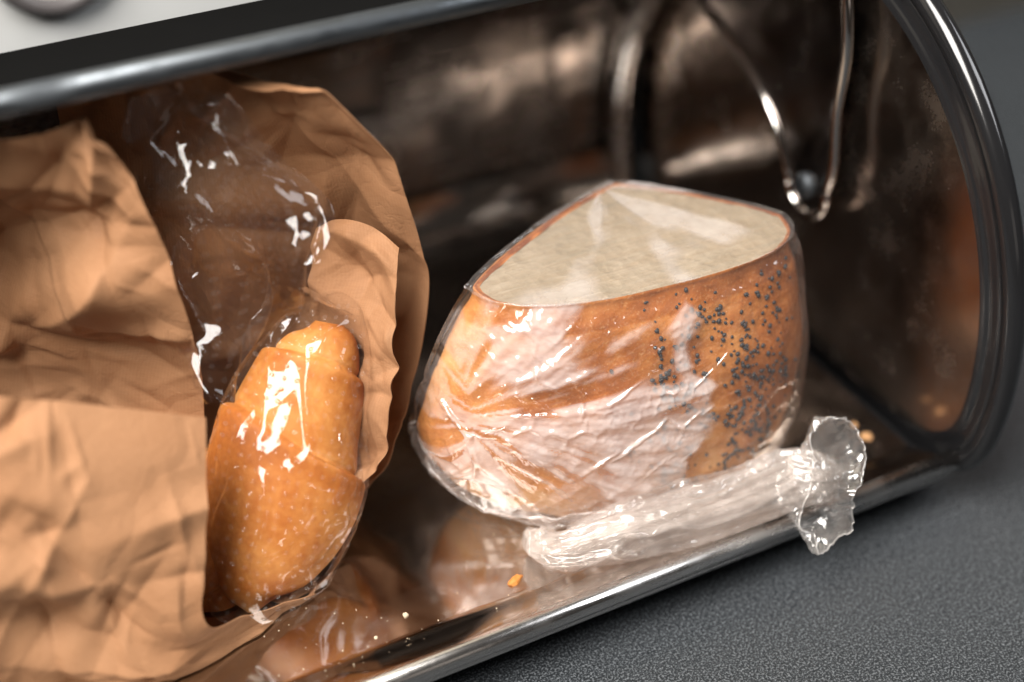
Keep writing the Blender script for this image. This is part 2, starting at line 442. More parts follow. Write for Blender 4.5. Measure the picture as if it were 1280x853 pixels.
for x in (XR, XL):
    p = cap_profile(R0 + 0.0005, -0.013, 0.02)
    V, F = tube(np.c_[np.full(len(p), x), p], 0.0044, 16, True)
    mesh('cap_rim', V, F, M_BLACK, bin_)
for x in (XR - 0.004, XL + 0.004):
    for y in (CY - 0.095, CY + 0.095):
        a = np.linspace(0, 2 * math.pi, 20, endpoint=False)
        V = [(x + 0.008 * math.cos(t), y + 0.008 * math.sin(t), z) for z in (ZC, -0.012) for t in a]
        mesh('foot', V, grid_faces(2, 20, True) + [tuple(range(20))], M_RUBBER, bin_, smooth=False)

def extrude(profile, x0, x1, nx=2):
    P = np.array(profile); xs = np.linspace(x0, x1, nx)
    V = np.array([[(x, y, z) for (y, z) in P] for x in xs]).reshape(-1, 3)
    return V, grid_faces(nx, len(P))
# floor sheet: flat, low step, up to the front lip; rear curls up into the shell
fl = [(0.2990, 0.0066), (0.3015, 0.0058), (0.3050, 0.0042), (0.3095, 0.0024), (0.3130, 0.0006), (0.3150, 0.0), (0.3162, 0.0), (0.3175, 0.0), (0.40, 0.0), (0.50, 0.0), (0.505, 0.0)]
for t in np.linspace(0, 1, 14)[1:]:
    a = -math.pi / 2 + t * (math.pi / 2 + math.radians(-12))
    fl.append((0.505 + 0.034 * math.cos(a) * 1.0, 0.034 + 0.034 * math.sin(a)))
floor = mesh('floor_panel', *extrude(fl, XL + 0.01, XR - 0.012, 3), M_STEEL, bin_); solid(floor, 0.0006)
# front lip: rolled steel edge with a bead
V, F = tube([(XL + 0.004, 0.2975, 0.0030), (XR - 0.003, 0.2975, 0.0030)], 0.0042, 20); mesh('front_lip', V, F, M_LIP, bin_)
V, F = tube([(XL + 0.004, 0.2985, -0.0028), (XR - 0.006, 0.2985, -0.0028)], 0.0026, 16); mesh('lower_bead', V, F, M_LIP, bin_)
V, F = box(XL + 0.006, XR - 0.006, 0.3040, 0.52, -0.0145, -0.0035); bevel(mesh('base_plate', V, F, M_BLACK, bin_), 0.001)
# back shell
bs = []
for a in np.linspace(math.radians(-14), math.radians(91), 60):
    r = R0 - 0.004; bs.append((CY + r * math.cos(a), CZ + r * math.sin(a)))
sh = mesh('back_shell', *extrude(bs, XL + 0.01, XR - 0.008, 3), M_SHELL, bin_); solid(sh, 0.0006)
# lid: rolled back over the shell
LR = 0.1335; A0 = math.radians(94.6)
ld = [(CY + LR * math.cos(a), CZ + LR * math.sin(a)) for a in np.linspace(A0, math.radians(5), 50)]
lid = mesh('lid', *extrude(ld, XL + 0.008, XR - 0.008, 3), M_LIDB, bin_); solid(lid, 0.0008)
ey, ez = CY + (LR - 0.001) * math.cos(A0 + 0.02), CZ + (LR + 0.0034) * math.sin(A0 + 0.02)
V, F = tube([(XL + 0.008, ey, ez), (XR - 0.010, ey, ez)], 0.0043, 20)
mesh('lid_edge', V, F, M_LID, bin_)
V, F = box(XL + 0.012, XR - 0.012, ey + 0.001, ey + 0.012, ez - 0.0032, ez - 0.0012); bevel(mesh('lid_flange', V, F, M_STEEL, bin_), 0.0015)
# added rib inside the end cap, shaped to give a curved bright reflection
fa = [(XI - 0.012, CY + 0.1185 * math.cos(a), CZ + 0.1185 * math.sin(a)) for a in np.linspace(math.radians(100), math.radians(-20), 60)]
V, F = tube(fa, 0.0060, 16); mesh('highlight_rib', V, F, M_LIP, bin_)
# lid side arm with rivet
xa = XI - 0.006
PY, PZ = 0.394, 0.078
out = []
for a in np.linspace(math.radians(-200), math.radians(10), 22): out.append((PY - 0.0 + 0.0125 * math.cos(a), PZ + 0.0125 * math.sin(a)))
out = [(PY + 0.0125 * math.cos(a), PZ + 0.0125 * math.sin(a)) for a in np.linspace(math.radians(170), math.radians(350), 22)]
out += [(0.418, 0.094), (0.440, 0.110), (0.470, 0.122), (0.500, 0.125), (0.512, 0.130)]
out += [(CY + (R0 - 0.007) * math.cos(a), CZ + (R0 - 0.007) * math.sin(a)) for a in np.linspace(math.radians(42), math.radians(104), 16)]
out += [(0.3835, 0.160), (0.3800, 0.140), (0.3815, 0.115), (0.3795, 0.095)]
n_ = len(out)
V = [(xa, y, z) for y, z in out] + [(xa - 0.0015, y, z) for y, z in out]
F = [tuple(range(n_)), tuple(range(2 * n_ - 1, n_ - 1, -1))] + [(i, n_ + i, n_ + (i + 1) % n_, (i + 1) % n_) for i in range(n_)]
arm = mesh('lid_arm', V, F, M_STEELD, bin_, smooth=False)
V, F = tube(cr(np.linspace(0, 1, 160), np.array([(xa - 0.0015, y, z) for y, z in out + out[:1]])), 0.0023, 10, False)
mesh('arm_bead', V, F, M_STEEL, bin_)
a = np.linspace(0, 2 * math.pi, 24, endpoint=False)
V = []
for r, dx in ((0.0055, 0), (0.0055, 0.0012), (0.0045, 0.0026), (0.0025, 0.0034), (0.0006, 0.0036)):
    V += [(xa - 0.0016 - dx, PY + r * math.cos(t), PZ + r * math.sin(t)) for t in a]
mesh('rivet', V, grid_faces(5, 24, True) + [tuple(range(4 * 24, 5 * 24))], M_LID, bin_)

# ------------------------------------------------------------------ cloth-like relaxation for film
def icosphere(sub):
    bm = bmesh.new(); bmesh.ops.create_icosphere(bm, subdivisions=sub, radius=1.0)
    bm.verts.ensure_lookup_table()
    V = np.array([v.co[:] for v in bm.verts]); F = np.array([[v.index for v in f.verts] for f in bm.faces])
    bm.free(); return V, F
def neighbours(F, nV):
    ed = {}
    for a, b, c in F:
        for x, y, z in ((a, b, c), (b, c, a), (c, a, b)):
            ed.setdefault((min(x, y), max(x, y)), []).append(z)
    N1 = [[] for _ in range(nV)]; N2 = [[] for _ in range(nV)]
    for (x, y), op in ed.items():
        N1[x].append(y); N1[y].append(x)
        if len(op) == 2:
            N2[op[0]].append(op[1]); N2[op[1]].append(op[0])
    def pad(N):
        k = max(len(q) for q in N)
        return np.array([q + [i] * (k - len(q)) for i, q in enumerate(N)])
    return pad(N1), pad(N2)
def relax(P, N1, N2, rest1, rest2, collide, its, cling=0.0, kb=0.5, pinned=None, bendmin=0.985):
    P = P.copy(); Pv = P.copy(); idx = np.arange(len(P))
    w1 = (N1 != idx[:, None]).astype(float); w2 = (N2 != idx[:, None]).astype(float)
    c1 = w1.sum(1)[:, None]; c2 = np.maximum(w2.sum(1), 1)[:, None]
    for it in range(its):
        vel = (P - Pv) * 0.6; Pv = P.copy(); P = P + vel
        if cling: 
            d, g = collide(P, True); P = P - g * np.clip(d - 0.0004, 0, 1)[:, None] * cling
        for s in range(2):
            D = P[N1] - P[:, None]; L = np.linalg.norm(D, axis=2) + 1e-12
            k = 0.5 * (L - rest1) / L * w1
            P = P + (D * k[..., None]).sum(1) / c1 * 1.6
            D = P[N2] - P[:, None]; L = np.linalg.norm(D, axis=2) + 1e-12
            k = 0.5 * np.minimum(L - rest2 * bendmin, 0) / L * w2
            P = P + (D * k[..., None]).sum(1) / c2 * kb
        d, g = collide(P, True)
        P = P + g * np.clip(0.0005 - d, 0, 0.01)[:, None]
        P[:, 2] = np.maximum(P[:, 2], 0.0008)
        if pinned is not None: P[pinned[0]] = pinned[1]
    return P

def chain_collide(S, Rr, k, off):
    def col(P, need=True):
        d = np.empty(len(P)); G = np.empty_like(P)
        for i in range(0, len(P), 8192):
            q = P[i:i + 8192, None] - S[None]; L = np.linalg.norm(q, axis=2) + 1e-9
            D = L - Rr[None]; m = D.min(1, keepdims=True); w_ = np.exp(-(D - m) / k); sw = w_.sum(1)
            d[i:i + 8192] = m[:, 0] - k * np.log(sw) + off
            g = (q / L[..., None] * (w_ / sw[:, None])[..., None]).sum(1)
            G[i:i + 8192] = g / (np.linalg.norm(g, axis=1)[:, None] + 1e-9)
        return d, G
    return col
def inside_bin(G, r=0.1225):
    y, z = G[..., 1] - CY, G[..., 2] - CZ; d = np.sqrt(y * y + z * z); k = np.where((d > r) & (z > 0), r / d, 1.0)
    G[..., 1] = CY + y * k; G[..., 2] = CZ + z * k; return G
# ------------------------------------------------------------------ the cut loaf
LC = np.array([0.219, 0.366])       # axis of the loaf (x,y)
YAW = math.radians(-6)
def zcut(x, y): return 0.0928 + 0.012 * (x - 0.18) + 0.02 * (y - 0.36)
HK = np.array([0.0, 0.03, 0.08, 0.16, 0.28, 0.42, 0.56, 0.70, 0.82, 0.92, 1.0])
AK = np.array([0.046, 0.057, 0.065, 0.0725, 0.0775, 0.0785, 0.0755, 0.0705, 0.0655, 0.0605, 0.0545])   # half width left
AR = np.array([0.050, 0.058, 0.064, 0.0680, 0.0715, 0.0725, 0.0725, 0.0715, 0.0700, 0.0685, 0.0655])   # half width right
BF = np.array([0.034, 0.039, 0.042, 0.0440, 0.0450, 0.0440, 0.0415, 0.0375, 0.0335, 0.0295, 0.0250])   # half depth front
BB = np.array([0.026, 0.033, 0.038, 0.0430, 0.0465, 0.0480, 0.0475, 0.0465, 0.0455, 0.0445, 0.0435])   # half depth rear
def hk(h, K):
    h = np.clip(h, 0, 1); x = np.interp(h, HK, np.arange(len(HK))); i = np.clip(x.astype(int), 0, len(HK) - 2); f = x - i
    Kp = np.concatenate([[2 * K[0] - K[1]], K, [2 * K[-1] - K[-2]]])
    p0, p1, p2, p3 = Kp[i], Kp[i + 1], Kp[i + 2], Kp[i + 3]
    return 0.5 * (2 * p1 + (p2 - p0) * f + (2 * p0 - 5 * p1 + 4 * p2 - p3) * f ** 2 + (3 * p1 - p0 - 3 * p2 + p3) * f ** 3)
EXP = 2.15; EXPB = 1.28; SK = 0.42
def loaf_f(P):
    x, y, z = P[:, 0], P[:, 1], P[:, 2]
    zc = zcut(x, y); h = z / zc
    u = x - LC[0]; v = y - LC[1]
    u, v = u * math.cos(YAW) + v * math.sin(YAW), -u * math.sin(YAW) + v * math.cos(YAW)
    u = u - SK * np.maximum(v, 0)
    A = np.where(u < 0, hk(h, AK), hk(h, AR)); B = np.where(v < 0, hk(h, BF), hk(h, BB))
    E = np.where(v < 0, np.where(u > 0, 2.9, EXP), np.where(u > 0, 1.10, EXPB))
    q = (np.abs(u / A) ** E + np.abs(v / B) ** E) ** (1 / E)
    g = (q - 1) * np.minimum(A, B) * 1.1
    return np.maximum(g, (z - zc) * 0.99)
def loaf_collide(P, need=True):
    d = loaf_f(P); e = 0.0006; G = np.zeros_like(P)
    for k in range(3):
        Q = P.copy(); Q[:, k] += e; G[:, k] = (loaf_f(Q) - d) / e
    n = np.linalg.norm(G, axis=1)[:, None] + 1e-9
    return d / np.maximum(n[:, 0], 0.5), G / n
def loaf_pt(th, h, scale=1.0):
    c, s = np.cos(th), np.sin(th)
    A = np.where(c < 0, hk(h, AK), hk(h, AR)); B = np.where(s < 0, hk(h, BF), hk(h, BB))
    E = np.where(s < 0, np.where(c > 0, 2.9, EXP), np.where(c > 0, 1.10, EXPB))
    u = A * np.sign(c) * np.abs(c) ** (2 / E) * scale; v = B * np.sign(s) * np.abs(s) ** (2 / E) * scale
    u = u + SK * np.maximum(v, 0)
    x = LC[0] + u * math.cos(YAW) - v * math.sin(YAW); y = LC[1] + u * math.sin(YAW) + v * math.cos(YAW)
    return np.stack([x, y, h * zcut(x, y)], -1)
loaf = empty('loaf', (LC[0], LC[1], 0.0), 'half loaf of poppy seed bread standing with its cut face up, right of the rolls', 'bread')
NT_, NH = 300, 90
th = np.linspace(0, 2 * math.pi, NT_, endpoint=False); hh = np.linspace(0.0, 1.0, NH)
TH, HH = np.meshgrid(th, hh); G = loaf_pt(TH, HH)
Nn = normals(G, True)
cen = np.array([LC[0], LC[1], 0.05]); sg = np.sign(((G - cen) * Nn).sum(2)); Nn *= np.where(sg == 0, 1, sg)[..., None]
bumps = 0.0011 * fbm(G * 45, 4) + 0.0016 * fbm(G * 18 + 5, 2)
edge = np.clip((1 - HH) / 0.06, 0, 1) ** 0.5
bumps = np.minimum(bumps, 0.0022) - 0.0024
G2 = G + Nn * (bumps * edge)[..., None]
rw = 0.018 + 0.060 * np.exp(-((th - math.radians(140)) / 0.75) ** 2) + 0.012 * fbm(np.stack([np.cos(th) * 4, np.sin(th) * 4, th * 0], -1), 3)
rim = [loaf_pt(th, np.ones(NT_), 1 - rw * k) for k in (0.3, 0.65, 1.0)]
rim = [r_ + np.array([0, 0, -0.0002 * i]) for i, r_ in enumerate(rim)]
bot = [loaf_pt(th, np.zeros(NT_), s) for s in (0.6, 0.2)]
V = np.concatenate([bot[1], bot[0], G2.reshape(-1, 3)] + rim)
crust = mesh('crust', V, grid_faces(NH + 5, NT_, True), M_CRUST, loaf)
bake = 0.42 + 0.32 * np.cos(TH - math.radians(-45)) * 0.8 + 0.18 * (HH > 0.9) - 0.45 * np.exp(-(HH / 0.22) ** 2)
bake = bake + 0.1 * noise(G * 30)
bk = np.concatenate([np.full(2 * NT_, 0.3), bake.ravel(), np.full(NT_, 0.9), np.full(NT_, 0.85) + 0.4 * noise(rim[1] * 120), np.full(NT_, 0.6) + 0.6 * noise(rim[2] * 120)])
attr(crust, 'bake', bk)
NR = 26; rr = np.linspace(0.95, 0.02, NR)
C_ = np.array([loaf_pt(th, np.ones(NT_), (s / 0.95) * (1 - rw * 0.97)) for s in rr])
C_[..., 2] += -0.0006 + 0.0003 * fbm(C_ * 160, 3) - 0.0025 * np.clip(1 - rr / 0.9, 0, 1)[:, None] * 0.3
crumb = mesh('crumb', C_.reshape(-1, 3), grid_faces(NR, NT_, True) + [tuple((NR - 1) * NT_ + j for j in range(NT_))], M_CRUMB, loaf)
# poppy seeds
def seed_mesh(pts, nrm, r, name, mat, parent):
    bm = bmesh.new(); bmesh.ops.create_icosphere(bm, subdivisions=2, radius=1.0)
    S = np.array([v.co[:] for v in bm.verts]); SF = np.array([[v.index for v in f.verts] for f in bm.faces]); bm.free()
    V = []; F = []
    for i, (p, n_) in enumerate(zip(pts, nrm)):
        t = np.cross(n_, RNG.normal(size=3)); t /= np.linalg.norm(t); b = np.cross(n_, t)
        rs = r * RNG.uniform(0.5, 1.25)
        V.append(p + n_ * rs * 0.35 + rs * (S[:, :1] * t * 1.25 + S[:, 1:2] * b * 0.95 + S[:, 2:3] * n_ * 0.8)); F.append(SF + i * len(S))
    return mesh(name, np.concatenate(V), np.concatenate(F), mat, parent)
pts, nr = [], []
cl = [(RNG.uniform(-0.02, 0.78), RNG.uniform(0.10, 0.93)) for _ in range(85)]
tries = 0
while len(pts) < 560 and tries < 15000:
    tries += 1
    if RNG.rand() < 0.8:
        a, b = cl[RNG.randint(len(cl))]; uu, h = a + RNG.normal(0, 0.045), b + RNG.normal(0, 0.03); t = -math.acos(min(max(uu, 0.02), 0.995) ** 1.45)
    else: uu = RNG.uniform(-0.35, 1.0); t = -math.acos(math.copysign(abs(uu) ** 1.45, uu)); h = RNG.uniform(0.1, 0.975)
    if not 0.05 < h < 0.985: continue
    p = loaf_pt(np.array([t]), np.array([h]))
    j = int(round((t % (2 * math.pi)) / (2 * math.pi) * NT_)) % NT_; i = int(round(h * (NH - 1)))
    pts.append(G2[i, j] + (p[0] - G[i, j])); nr.append(Nn[i, j])
sd = seed_mesh(pts, nr, 0.00070, 'poppy_seeds', M_SEED, loaf); sd['kind'] = 'stuff'

# film around the loaf
def wrap_film(sub, start, surf, collide, gathers, base_excess, mat, name, parent, its=(120, 60), cling=0.25, infl=0.0015, kb=0.6, seed=3, pleat=False):
    r = np.random.RandomState(seed)
    if start is None:
        V, F = icosphere(sub); P0 = surf(V)
    else:
        P0, V, F = start
    q1 = (P0 - gathers[0][0]); q1 = q1 / (np.linalg.norm(q1, axis=1)[:, None] + 1e-9)
    fo = np.exp(-(np.linalg.norm(P0 - gathers[0][0], axis=1) / (gathers[0][2] * 1.3)) ** 2)
    P = P0 + (0.35 * noise(P0 * 45) + (noise(q1 * 11) * 1.3 + noise(q1 * 24) * 0.9) * fo + 0.25 * noise(P0 * 130))[:, None] * V * infl
    for level in range(len(its)):
        N1, N2 = neighbours(F, len(P0))
        def restlen(N, kx=1.0):
            D = P0[N] - P0[:, None]; L = np.linalg.norm(D, axis=2)
            mid = (P0[N] + P0[:, None]) / 2; ex = base_excess(mid.reshape(-1, 3)).reshape(L.shape)
            for g, amt, rad in gathers:
                q = mid - g; dist = np.linalg.norm(q, axis=2) + 1e-9
                cosr = ((D * q).sum(2) / (L + 1e-12) / dist) ** 2
                ex = ex + amt * np.exp(-(dist / rad) ** 2) * (1 - cosr) - 0.35 * amt * np.exp(-(dist / rad) ** 2) * cosr
            return L * (1 + ex)
        r1, r2 = restlen(N1), restlen(N2)
        P = relax(P, N1, N2, r1, r2, collide, its[level], cling, kb)
        if level < len(its) - 1:
            # refine once: midpoints
            ed = {}; nv = len(P); P0l = [*P0]; Pl = [*P]; F2 = []
            def mid_(a, b):
                k = (a, b) if a < b else (b, a)
                if k not in ed:
                    ed[k] = len(Pl); Pl.append((P[a] + P[b]) / 2 ); P0l.append((P0[a] + P0[b]) / 2)
                return ed[k]
            for a, b, c in F:
                x, y, z = mid_(a, b), mid_(b, c), mid_(c, a)
                F2 += [(a, x, z), (x, b, y), (z, y, c), (x, y, z)]
            F = np.array(F2); P = np.array(Pl); P0 = np.array(P0l)
            P = P + r.normal(0, 0.00006, P.shape)
    if pleat:
        q = P0 - gathers[0][0]; d = np.linalg.norm(q, axis=1); a = np.arctan2(q[:, 2], np.abs(q[:, 0]) + 0.006) * np.sign(q[:, 0] + 0.004)
        wv = 0.35 * noise(P0 * 30); z0 = 0 * a
        def rg(ka, kd, sd): return np.clip(1 - 3.2 * np.abs(noise(np.stack([a * ka + wv, d * kd, z0 + sd], -1))), 0, 1) ** 1.5
        q2 = P0 - gathers[1][0]; d2 = np.linalg.norm(q2, axis=1); a2 = np.arctan2(q2[:, 2], q2[:, 0] + 1e-9)
        def rg2(ka, kd, sd): return np.clip(1 - 3.2 * np.abs(noise(np.stack([a2 * ka + wv, d2 * kd, z0 + sd], -1))), 0, 1) ** 1.5
        front = np.clip((0.366 - P0[:, 1]) / 0.02, 0, 1) * np.clip((0.094 - P0[:, 2]) / 0.012, 0, 1) * np.clip((0.285 - P0[:, 0]) / 0.05, 0.25, 1)
        h = front * (0.0012 * rg(4.0, 14, 3) * np.clip(d / 0.02, 0, 1) + 0.0006 * rg(10, 26, 8) + 0.0003 * rg(24, 50, 12) + 0.0009 * rg2(3.5, 14, 5) * np.exp(-(d2 / 0.05) ** 2))
        dd, g_ = collide(P, True); P = P + g_ * h[:, None]
        N1s, _n = neighbours(F, len(P))
        for _ in range(2): P = P * 0.5 + P[N1s].mean(1) * 0.5
    return P, P0, F
def loaf_surf(V):
    c = np.array([LC[0] + 0.008, LC[1] + 0.004, 0.048]); lo = np.zeros(len(V)); hi = np.full(len(V), 0.14)
    for _ in range(22):
        m = (lo + hi) / 2; ins = loaf_f(c + V * m[:, None]) < 0.0009
        Pm = c + V * m[:, None]; ins &= Pm[:, 2] > 0.0008
        lo = np.where(ins, m, lo); hi = np.where(ins, hi, m)
    return c + V * lo[:, None]
g1 = PX(548, 478, 0.515); g2 = FL(655, 665, 0.006); g3 = PX(1000, 440, 0.55)
def lex(P):
    top = np.clip((P[:, 2] - zcut(P[:, 0], P[:, 1]) + 0.006) / 0.006, 0, 1)
    return (0.02 + (0.025 + 0.03 * noise(P * 25)) * np.clip((0.262 - P[:, 0]) / 0.03, 0, 1)) * (1 - top) - 0.03 * top
P, P0, F = wrap_film(5, None, loaf_surf, loaf_collide, [(g1, 0.12, 0.13), (g2, 0.18, 0.07), (g3, 0.12, 0.04)], lex, M_FILM, 'film_wrap', None, its=(80, 60, 36, 16), cling=0.03, kb=0.9, infl=0.0022, pleat=True)
wrap = empty('film_bag', (LC[0], LC[1] - 0.03, 0.0), 'crinkled clear plastic bag wrapped round the cut poppy seed loaf, its twisted tail in front', 'plastic bag')
yl = P[:, 1] + 0.06 * P[:, 0]
zt = zcut(P[:, 0], P[:, 1]) + 0.0007
qc = loaf_f(np.c_[P[:, :2], np.clip(zt - 0.004, 0, 1)])
flat_ = np.clip((P[:, 2] - zt + 0.003) / 0.002, 0, 1) * np.clip((-qc - 0.001) / 0.002, 0, 1)
P[:, 2] += (zt - P[:, 2]) * 0.85 * flat_
topm = flat_ * 1.0 + 0 * np.clip((P[:, 2] - zcut(P[:, 0], P[:, 1]) + 0.0015) / 0.0015, 0, 1)
P[:, 2] += topm * 0.00016 * (1 - 2 * np.abs(noise(np.stack([P[:, 0] * 7, yl * 700, yl * 0], -1)))) * (0.35 + np.clip(1 - (yl - 0.355) / 0.03, 0, 1))
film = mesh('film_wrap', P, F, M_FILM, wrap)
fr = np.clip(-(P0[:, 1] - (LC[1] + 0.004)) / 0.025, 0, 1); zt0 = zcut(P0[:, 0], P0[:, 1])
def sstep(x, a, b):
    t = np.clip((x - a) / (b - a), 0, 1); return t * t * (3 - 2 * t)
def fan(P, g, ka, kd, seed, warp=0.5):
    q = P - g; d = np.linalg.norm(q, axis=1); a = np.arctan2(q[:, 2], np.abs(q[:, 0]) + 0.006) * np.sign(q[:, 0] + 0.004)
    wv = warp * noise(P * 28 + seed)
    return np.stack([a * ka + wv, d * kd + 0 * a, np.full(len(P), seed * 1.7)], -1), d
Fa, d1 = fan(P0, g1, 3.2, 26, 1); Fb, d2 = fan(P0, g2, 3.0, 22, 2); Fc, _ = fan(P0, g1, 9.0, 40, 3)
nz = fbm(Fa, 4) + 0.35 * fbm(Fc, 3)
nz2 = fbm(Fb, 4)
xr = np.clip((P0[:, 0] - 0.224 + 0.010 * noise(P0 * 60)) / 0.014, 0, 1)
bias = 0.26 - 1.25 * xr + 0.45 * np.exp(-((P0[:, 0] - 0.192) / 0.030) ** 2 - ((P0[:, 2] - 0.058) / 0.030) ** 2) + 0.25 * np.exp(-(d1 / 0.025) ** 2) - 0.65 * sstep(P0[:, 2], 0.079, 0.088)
body = 0.06 + 0.78 * sstep(nz + bias, -0.02, 0.42) + 0.35 * sstep(nz2 + 0.2 - xr, 0.1, 0.5) * sstep(-P0[:, 2], -0.045, -0.02)  # window sheen on the loaf film, painted in as fanned whiteness
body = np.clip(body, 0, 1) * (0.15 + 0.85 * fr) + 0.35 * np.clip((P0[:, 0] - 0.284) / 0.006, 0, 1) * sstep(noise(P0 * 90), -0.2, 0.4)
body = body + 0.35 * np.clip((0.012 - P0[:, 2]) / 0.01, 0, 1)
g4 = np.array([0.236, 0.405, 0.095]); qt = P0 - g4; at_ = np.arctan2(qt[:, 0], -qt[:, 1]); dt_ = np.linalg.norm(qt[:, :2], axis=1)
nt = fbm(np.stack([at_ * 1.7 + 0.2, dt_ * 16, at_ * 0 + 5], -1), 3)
topz = 0.10 + 0.42 * sstep(nt - 0.1 * np.abs(at_), 0.02, 0.30)  # glare over the cut face, painted as a white fan
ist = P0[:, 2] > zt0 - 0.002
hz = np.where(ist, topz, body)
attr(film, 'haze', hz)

# twisted tail of the bag
T_AX = np.array([FL(654, 662, 0.006), FL(690, 686, 0.011), FL(760, 672, 0.014), FL(850, 645, 0.0155), FL(930, 618, 0.017), FL(985, 598, 0.019), FL(1022, 594, 0.021), FL(1056, 590, 0.021)])
def tail(scale, seed, name, hz0):
    ry = np.array([0.002, 0.0110, 0.0190, 0.0215, 0.0200, 0.0150, 0.0118, 0.0100])
    rx = np.array([0.002, 0.0050, 0.0075, 0.0090, 0.0090, 0.0080, 0.0075, 0.0070])
    nU, nT = 46, 28
    ts = np.linspace(0, 1, nU); C = cr(ts, T_AX); a1 = cr(ts, ry) * scale; a2 = cr(ts, rx) * scale
    T = np.gradient(C, axis=0); T /= np.linalg.norm(T, axis=1)[:, None]
    up = np.array([0, -0.62, 0.78]); B = np.cross(T, up); B /= np.linalg.norm(B, axis=1)[:, None]; N_ = np.cross(B, T)
    A, U = np.meshgrid(np.linspace(0, 2 * math.pi, nT, endpoint=False), ts)
    D = np.cos(A)[..., None] * N_[:, None] + np.sin(A)[..., None] * B[:, None]
    P0 = C[:, None] + (np.cos(A) * a1[:, None])[..., None] * N_[:, None] + (np.sin(A) * a2[:, None])[..., None] * B[:, None]
    P0 = P0 + ((0.0065 * noise(np.stack([np.cos(A) * 2.8, np.sin(A) * 2.8, U * 1.6 + seed], -1))) * np.clip(U * 4, 0, 1))[..., None] * D
    # ragged open mouth
    P0 = P0 + (0.010 * noise(np.stack([np.cos(A) * 1.3, np.sin(A) * 1.3, U * 0 + seed], -1)) * np.clip(U - 0.8, 0, 1) * 5)[..., None] * T[:, None]
    P0[..., 2] = np.maximum(P0[..., 2], 0.0010)
    F = []
    for i in range(nU - 1):
        for j in range(nT):
            a, b, c, d = i * nT + j, i * nT + (j + 1) % nT, (i + 1) * nT + (j + 1) % nT, (i + 1) * nT + j
            F += [(a, b, c), (a, c, d)] if (i + j) % 2 else [(a, b, d), (b, c, d)]
    S = C[5:108:4]; Rr = np.minimum(a1, a2)[5:108:4] * 0.78
    col = chain_collide(C[3:40:2], np.minimum(a1, a2)[3:40:2] * 0.80, 0.0015, 0.0)
    neckp = C[int(nU * 0.80)]
    P, P0_, F = wrap_film(0, (P0.reshape(-1, 3), D.reshape(-1, 3), np.array(F)), None, col,
        [(C[1], 0.6, 0.05), (neckp, 0.35, 0.02)], lambda p: 0.04 + 0.05 * noise(p * 40), None, '', None, its=(60, 45, 25), cling=0.008, kb=0.9, infl=0.0028, seed=seed)
    N1s, _n = neighbours(F, len(P))
    for _ in range(2): P = P * 0.5 + P[N1s].mean(1) * 0.5
    o = mesh(name, P, F, M_TAIL, wrap)
    u = ((P0_ - T_AX[0]) @ (T_AX[-1] - T_AX[0])) / ((T_AX[-1] - T_AX[0]) @ (T_AX[-1] - T_AX[0]))
    attr(o, 'haze', hz0 * (1 - 0.8 * np.clip((u - 0.86) / 0.1, 0, 1)))
tail(1.0, 3, 'twisted_tail', 0.9)
tail(0.78, 8, 'inner_fold', 0.7)
# open ruffled mouth of the bag at the end of the tail, hanging over the front lip
def frill():
    nU, nT = 90, 260
    c0, c1 = PX(988, 606, 0.527), PX(1040, 602, 0.511)
    ax = c1 - c0; ax /= np.linalg.norm(ax); view = CAM - c1; view /= np.linalg.norm(view)
    up = np.cross(ax, view); up /= np.linalg.norm(up); up *= -1 if up[2] < 0 else 1; dep = np.cross(up, ax)
    ts = np.linspace(0, 1, nU); A, U = np.meshgrid(np.linspace(0, 2 * math.pi, nT, endpoint=False), ts)
    h = np.interp(ts, [0, 0.2, 0.6, 0.9, 1], [0.0098, 0.0112, 0.0185, 0.0222, 0.0226])[:, None]
    w_ = np.interp(ts, [0, 0.3, 0.7, 1], [0.0075, 0.0075, 0.0085, 0.0080])[:, None]
    tl = np.interp(ts, [0, 0.5, 1], [0, 0.45, 1.0])[:, None]
    Q = np.stack([np.cos(A) * 1.5, np.sin(A) * 1.5, U * 0.8], -1)
    ruf = 0.0030 * noise(Q * 1.3 + 4) + 0.0010 * noise(Q * np.array([1.9, 1.9, 2.5]) + 8) + 0.0008 * (1 - 2 * np.abs(noise(Q * 6 + 2)))
    ruf = ruf * (0.35 + U)
    along = U * np.linalg.norm(c1 - c0) + 0.007 * tl * np.sin(A + 0.5) + 0.0045 * noise(Q * 0.9 + 21) * U
    P = c0 + along[..., None] * ax + (np.cos(A) * (h + ruf))[..., None] * up + (np.sin(A) * (w_ + ruf))[..., None] * dep
    P = P + (creases(A * 0.008, U * 0.018, 46, 5, 0.003, 0.012, 0.00008) * 0.8)[..., None] * (np.cos(A)[..., None] * up + np.sin(A)[..., None] * dep)
    o = mesh('bag_mouth', P.reshape(-1, 3), grid_faces(nU, nT, True), M_FRILL, wrap); attr(o, 'haze', np.full(nU * nT, 0.7))
    V, F = tube(P[-1], 0.00022, 6, True); m_ = mesh('mouth_hem', V, F, M_FRILL, wrap); attr(m_, 'haze', np.full(len(V), 2.0))
frill()

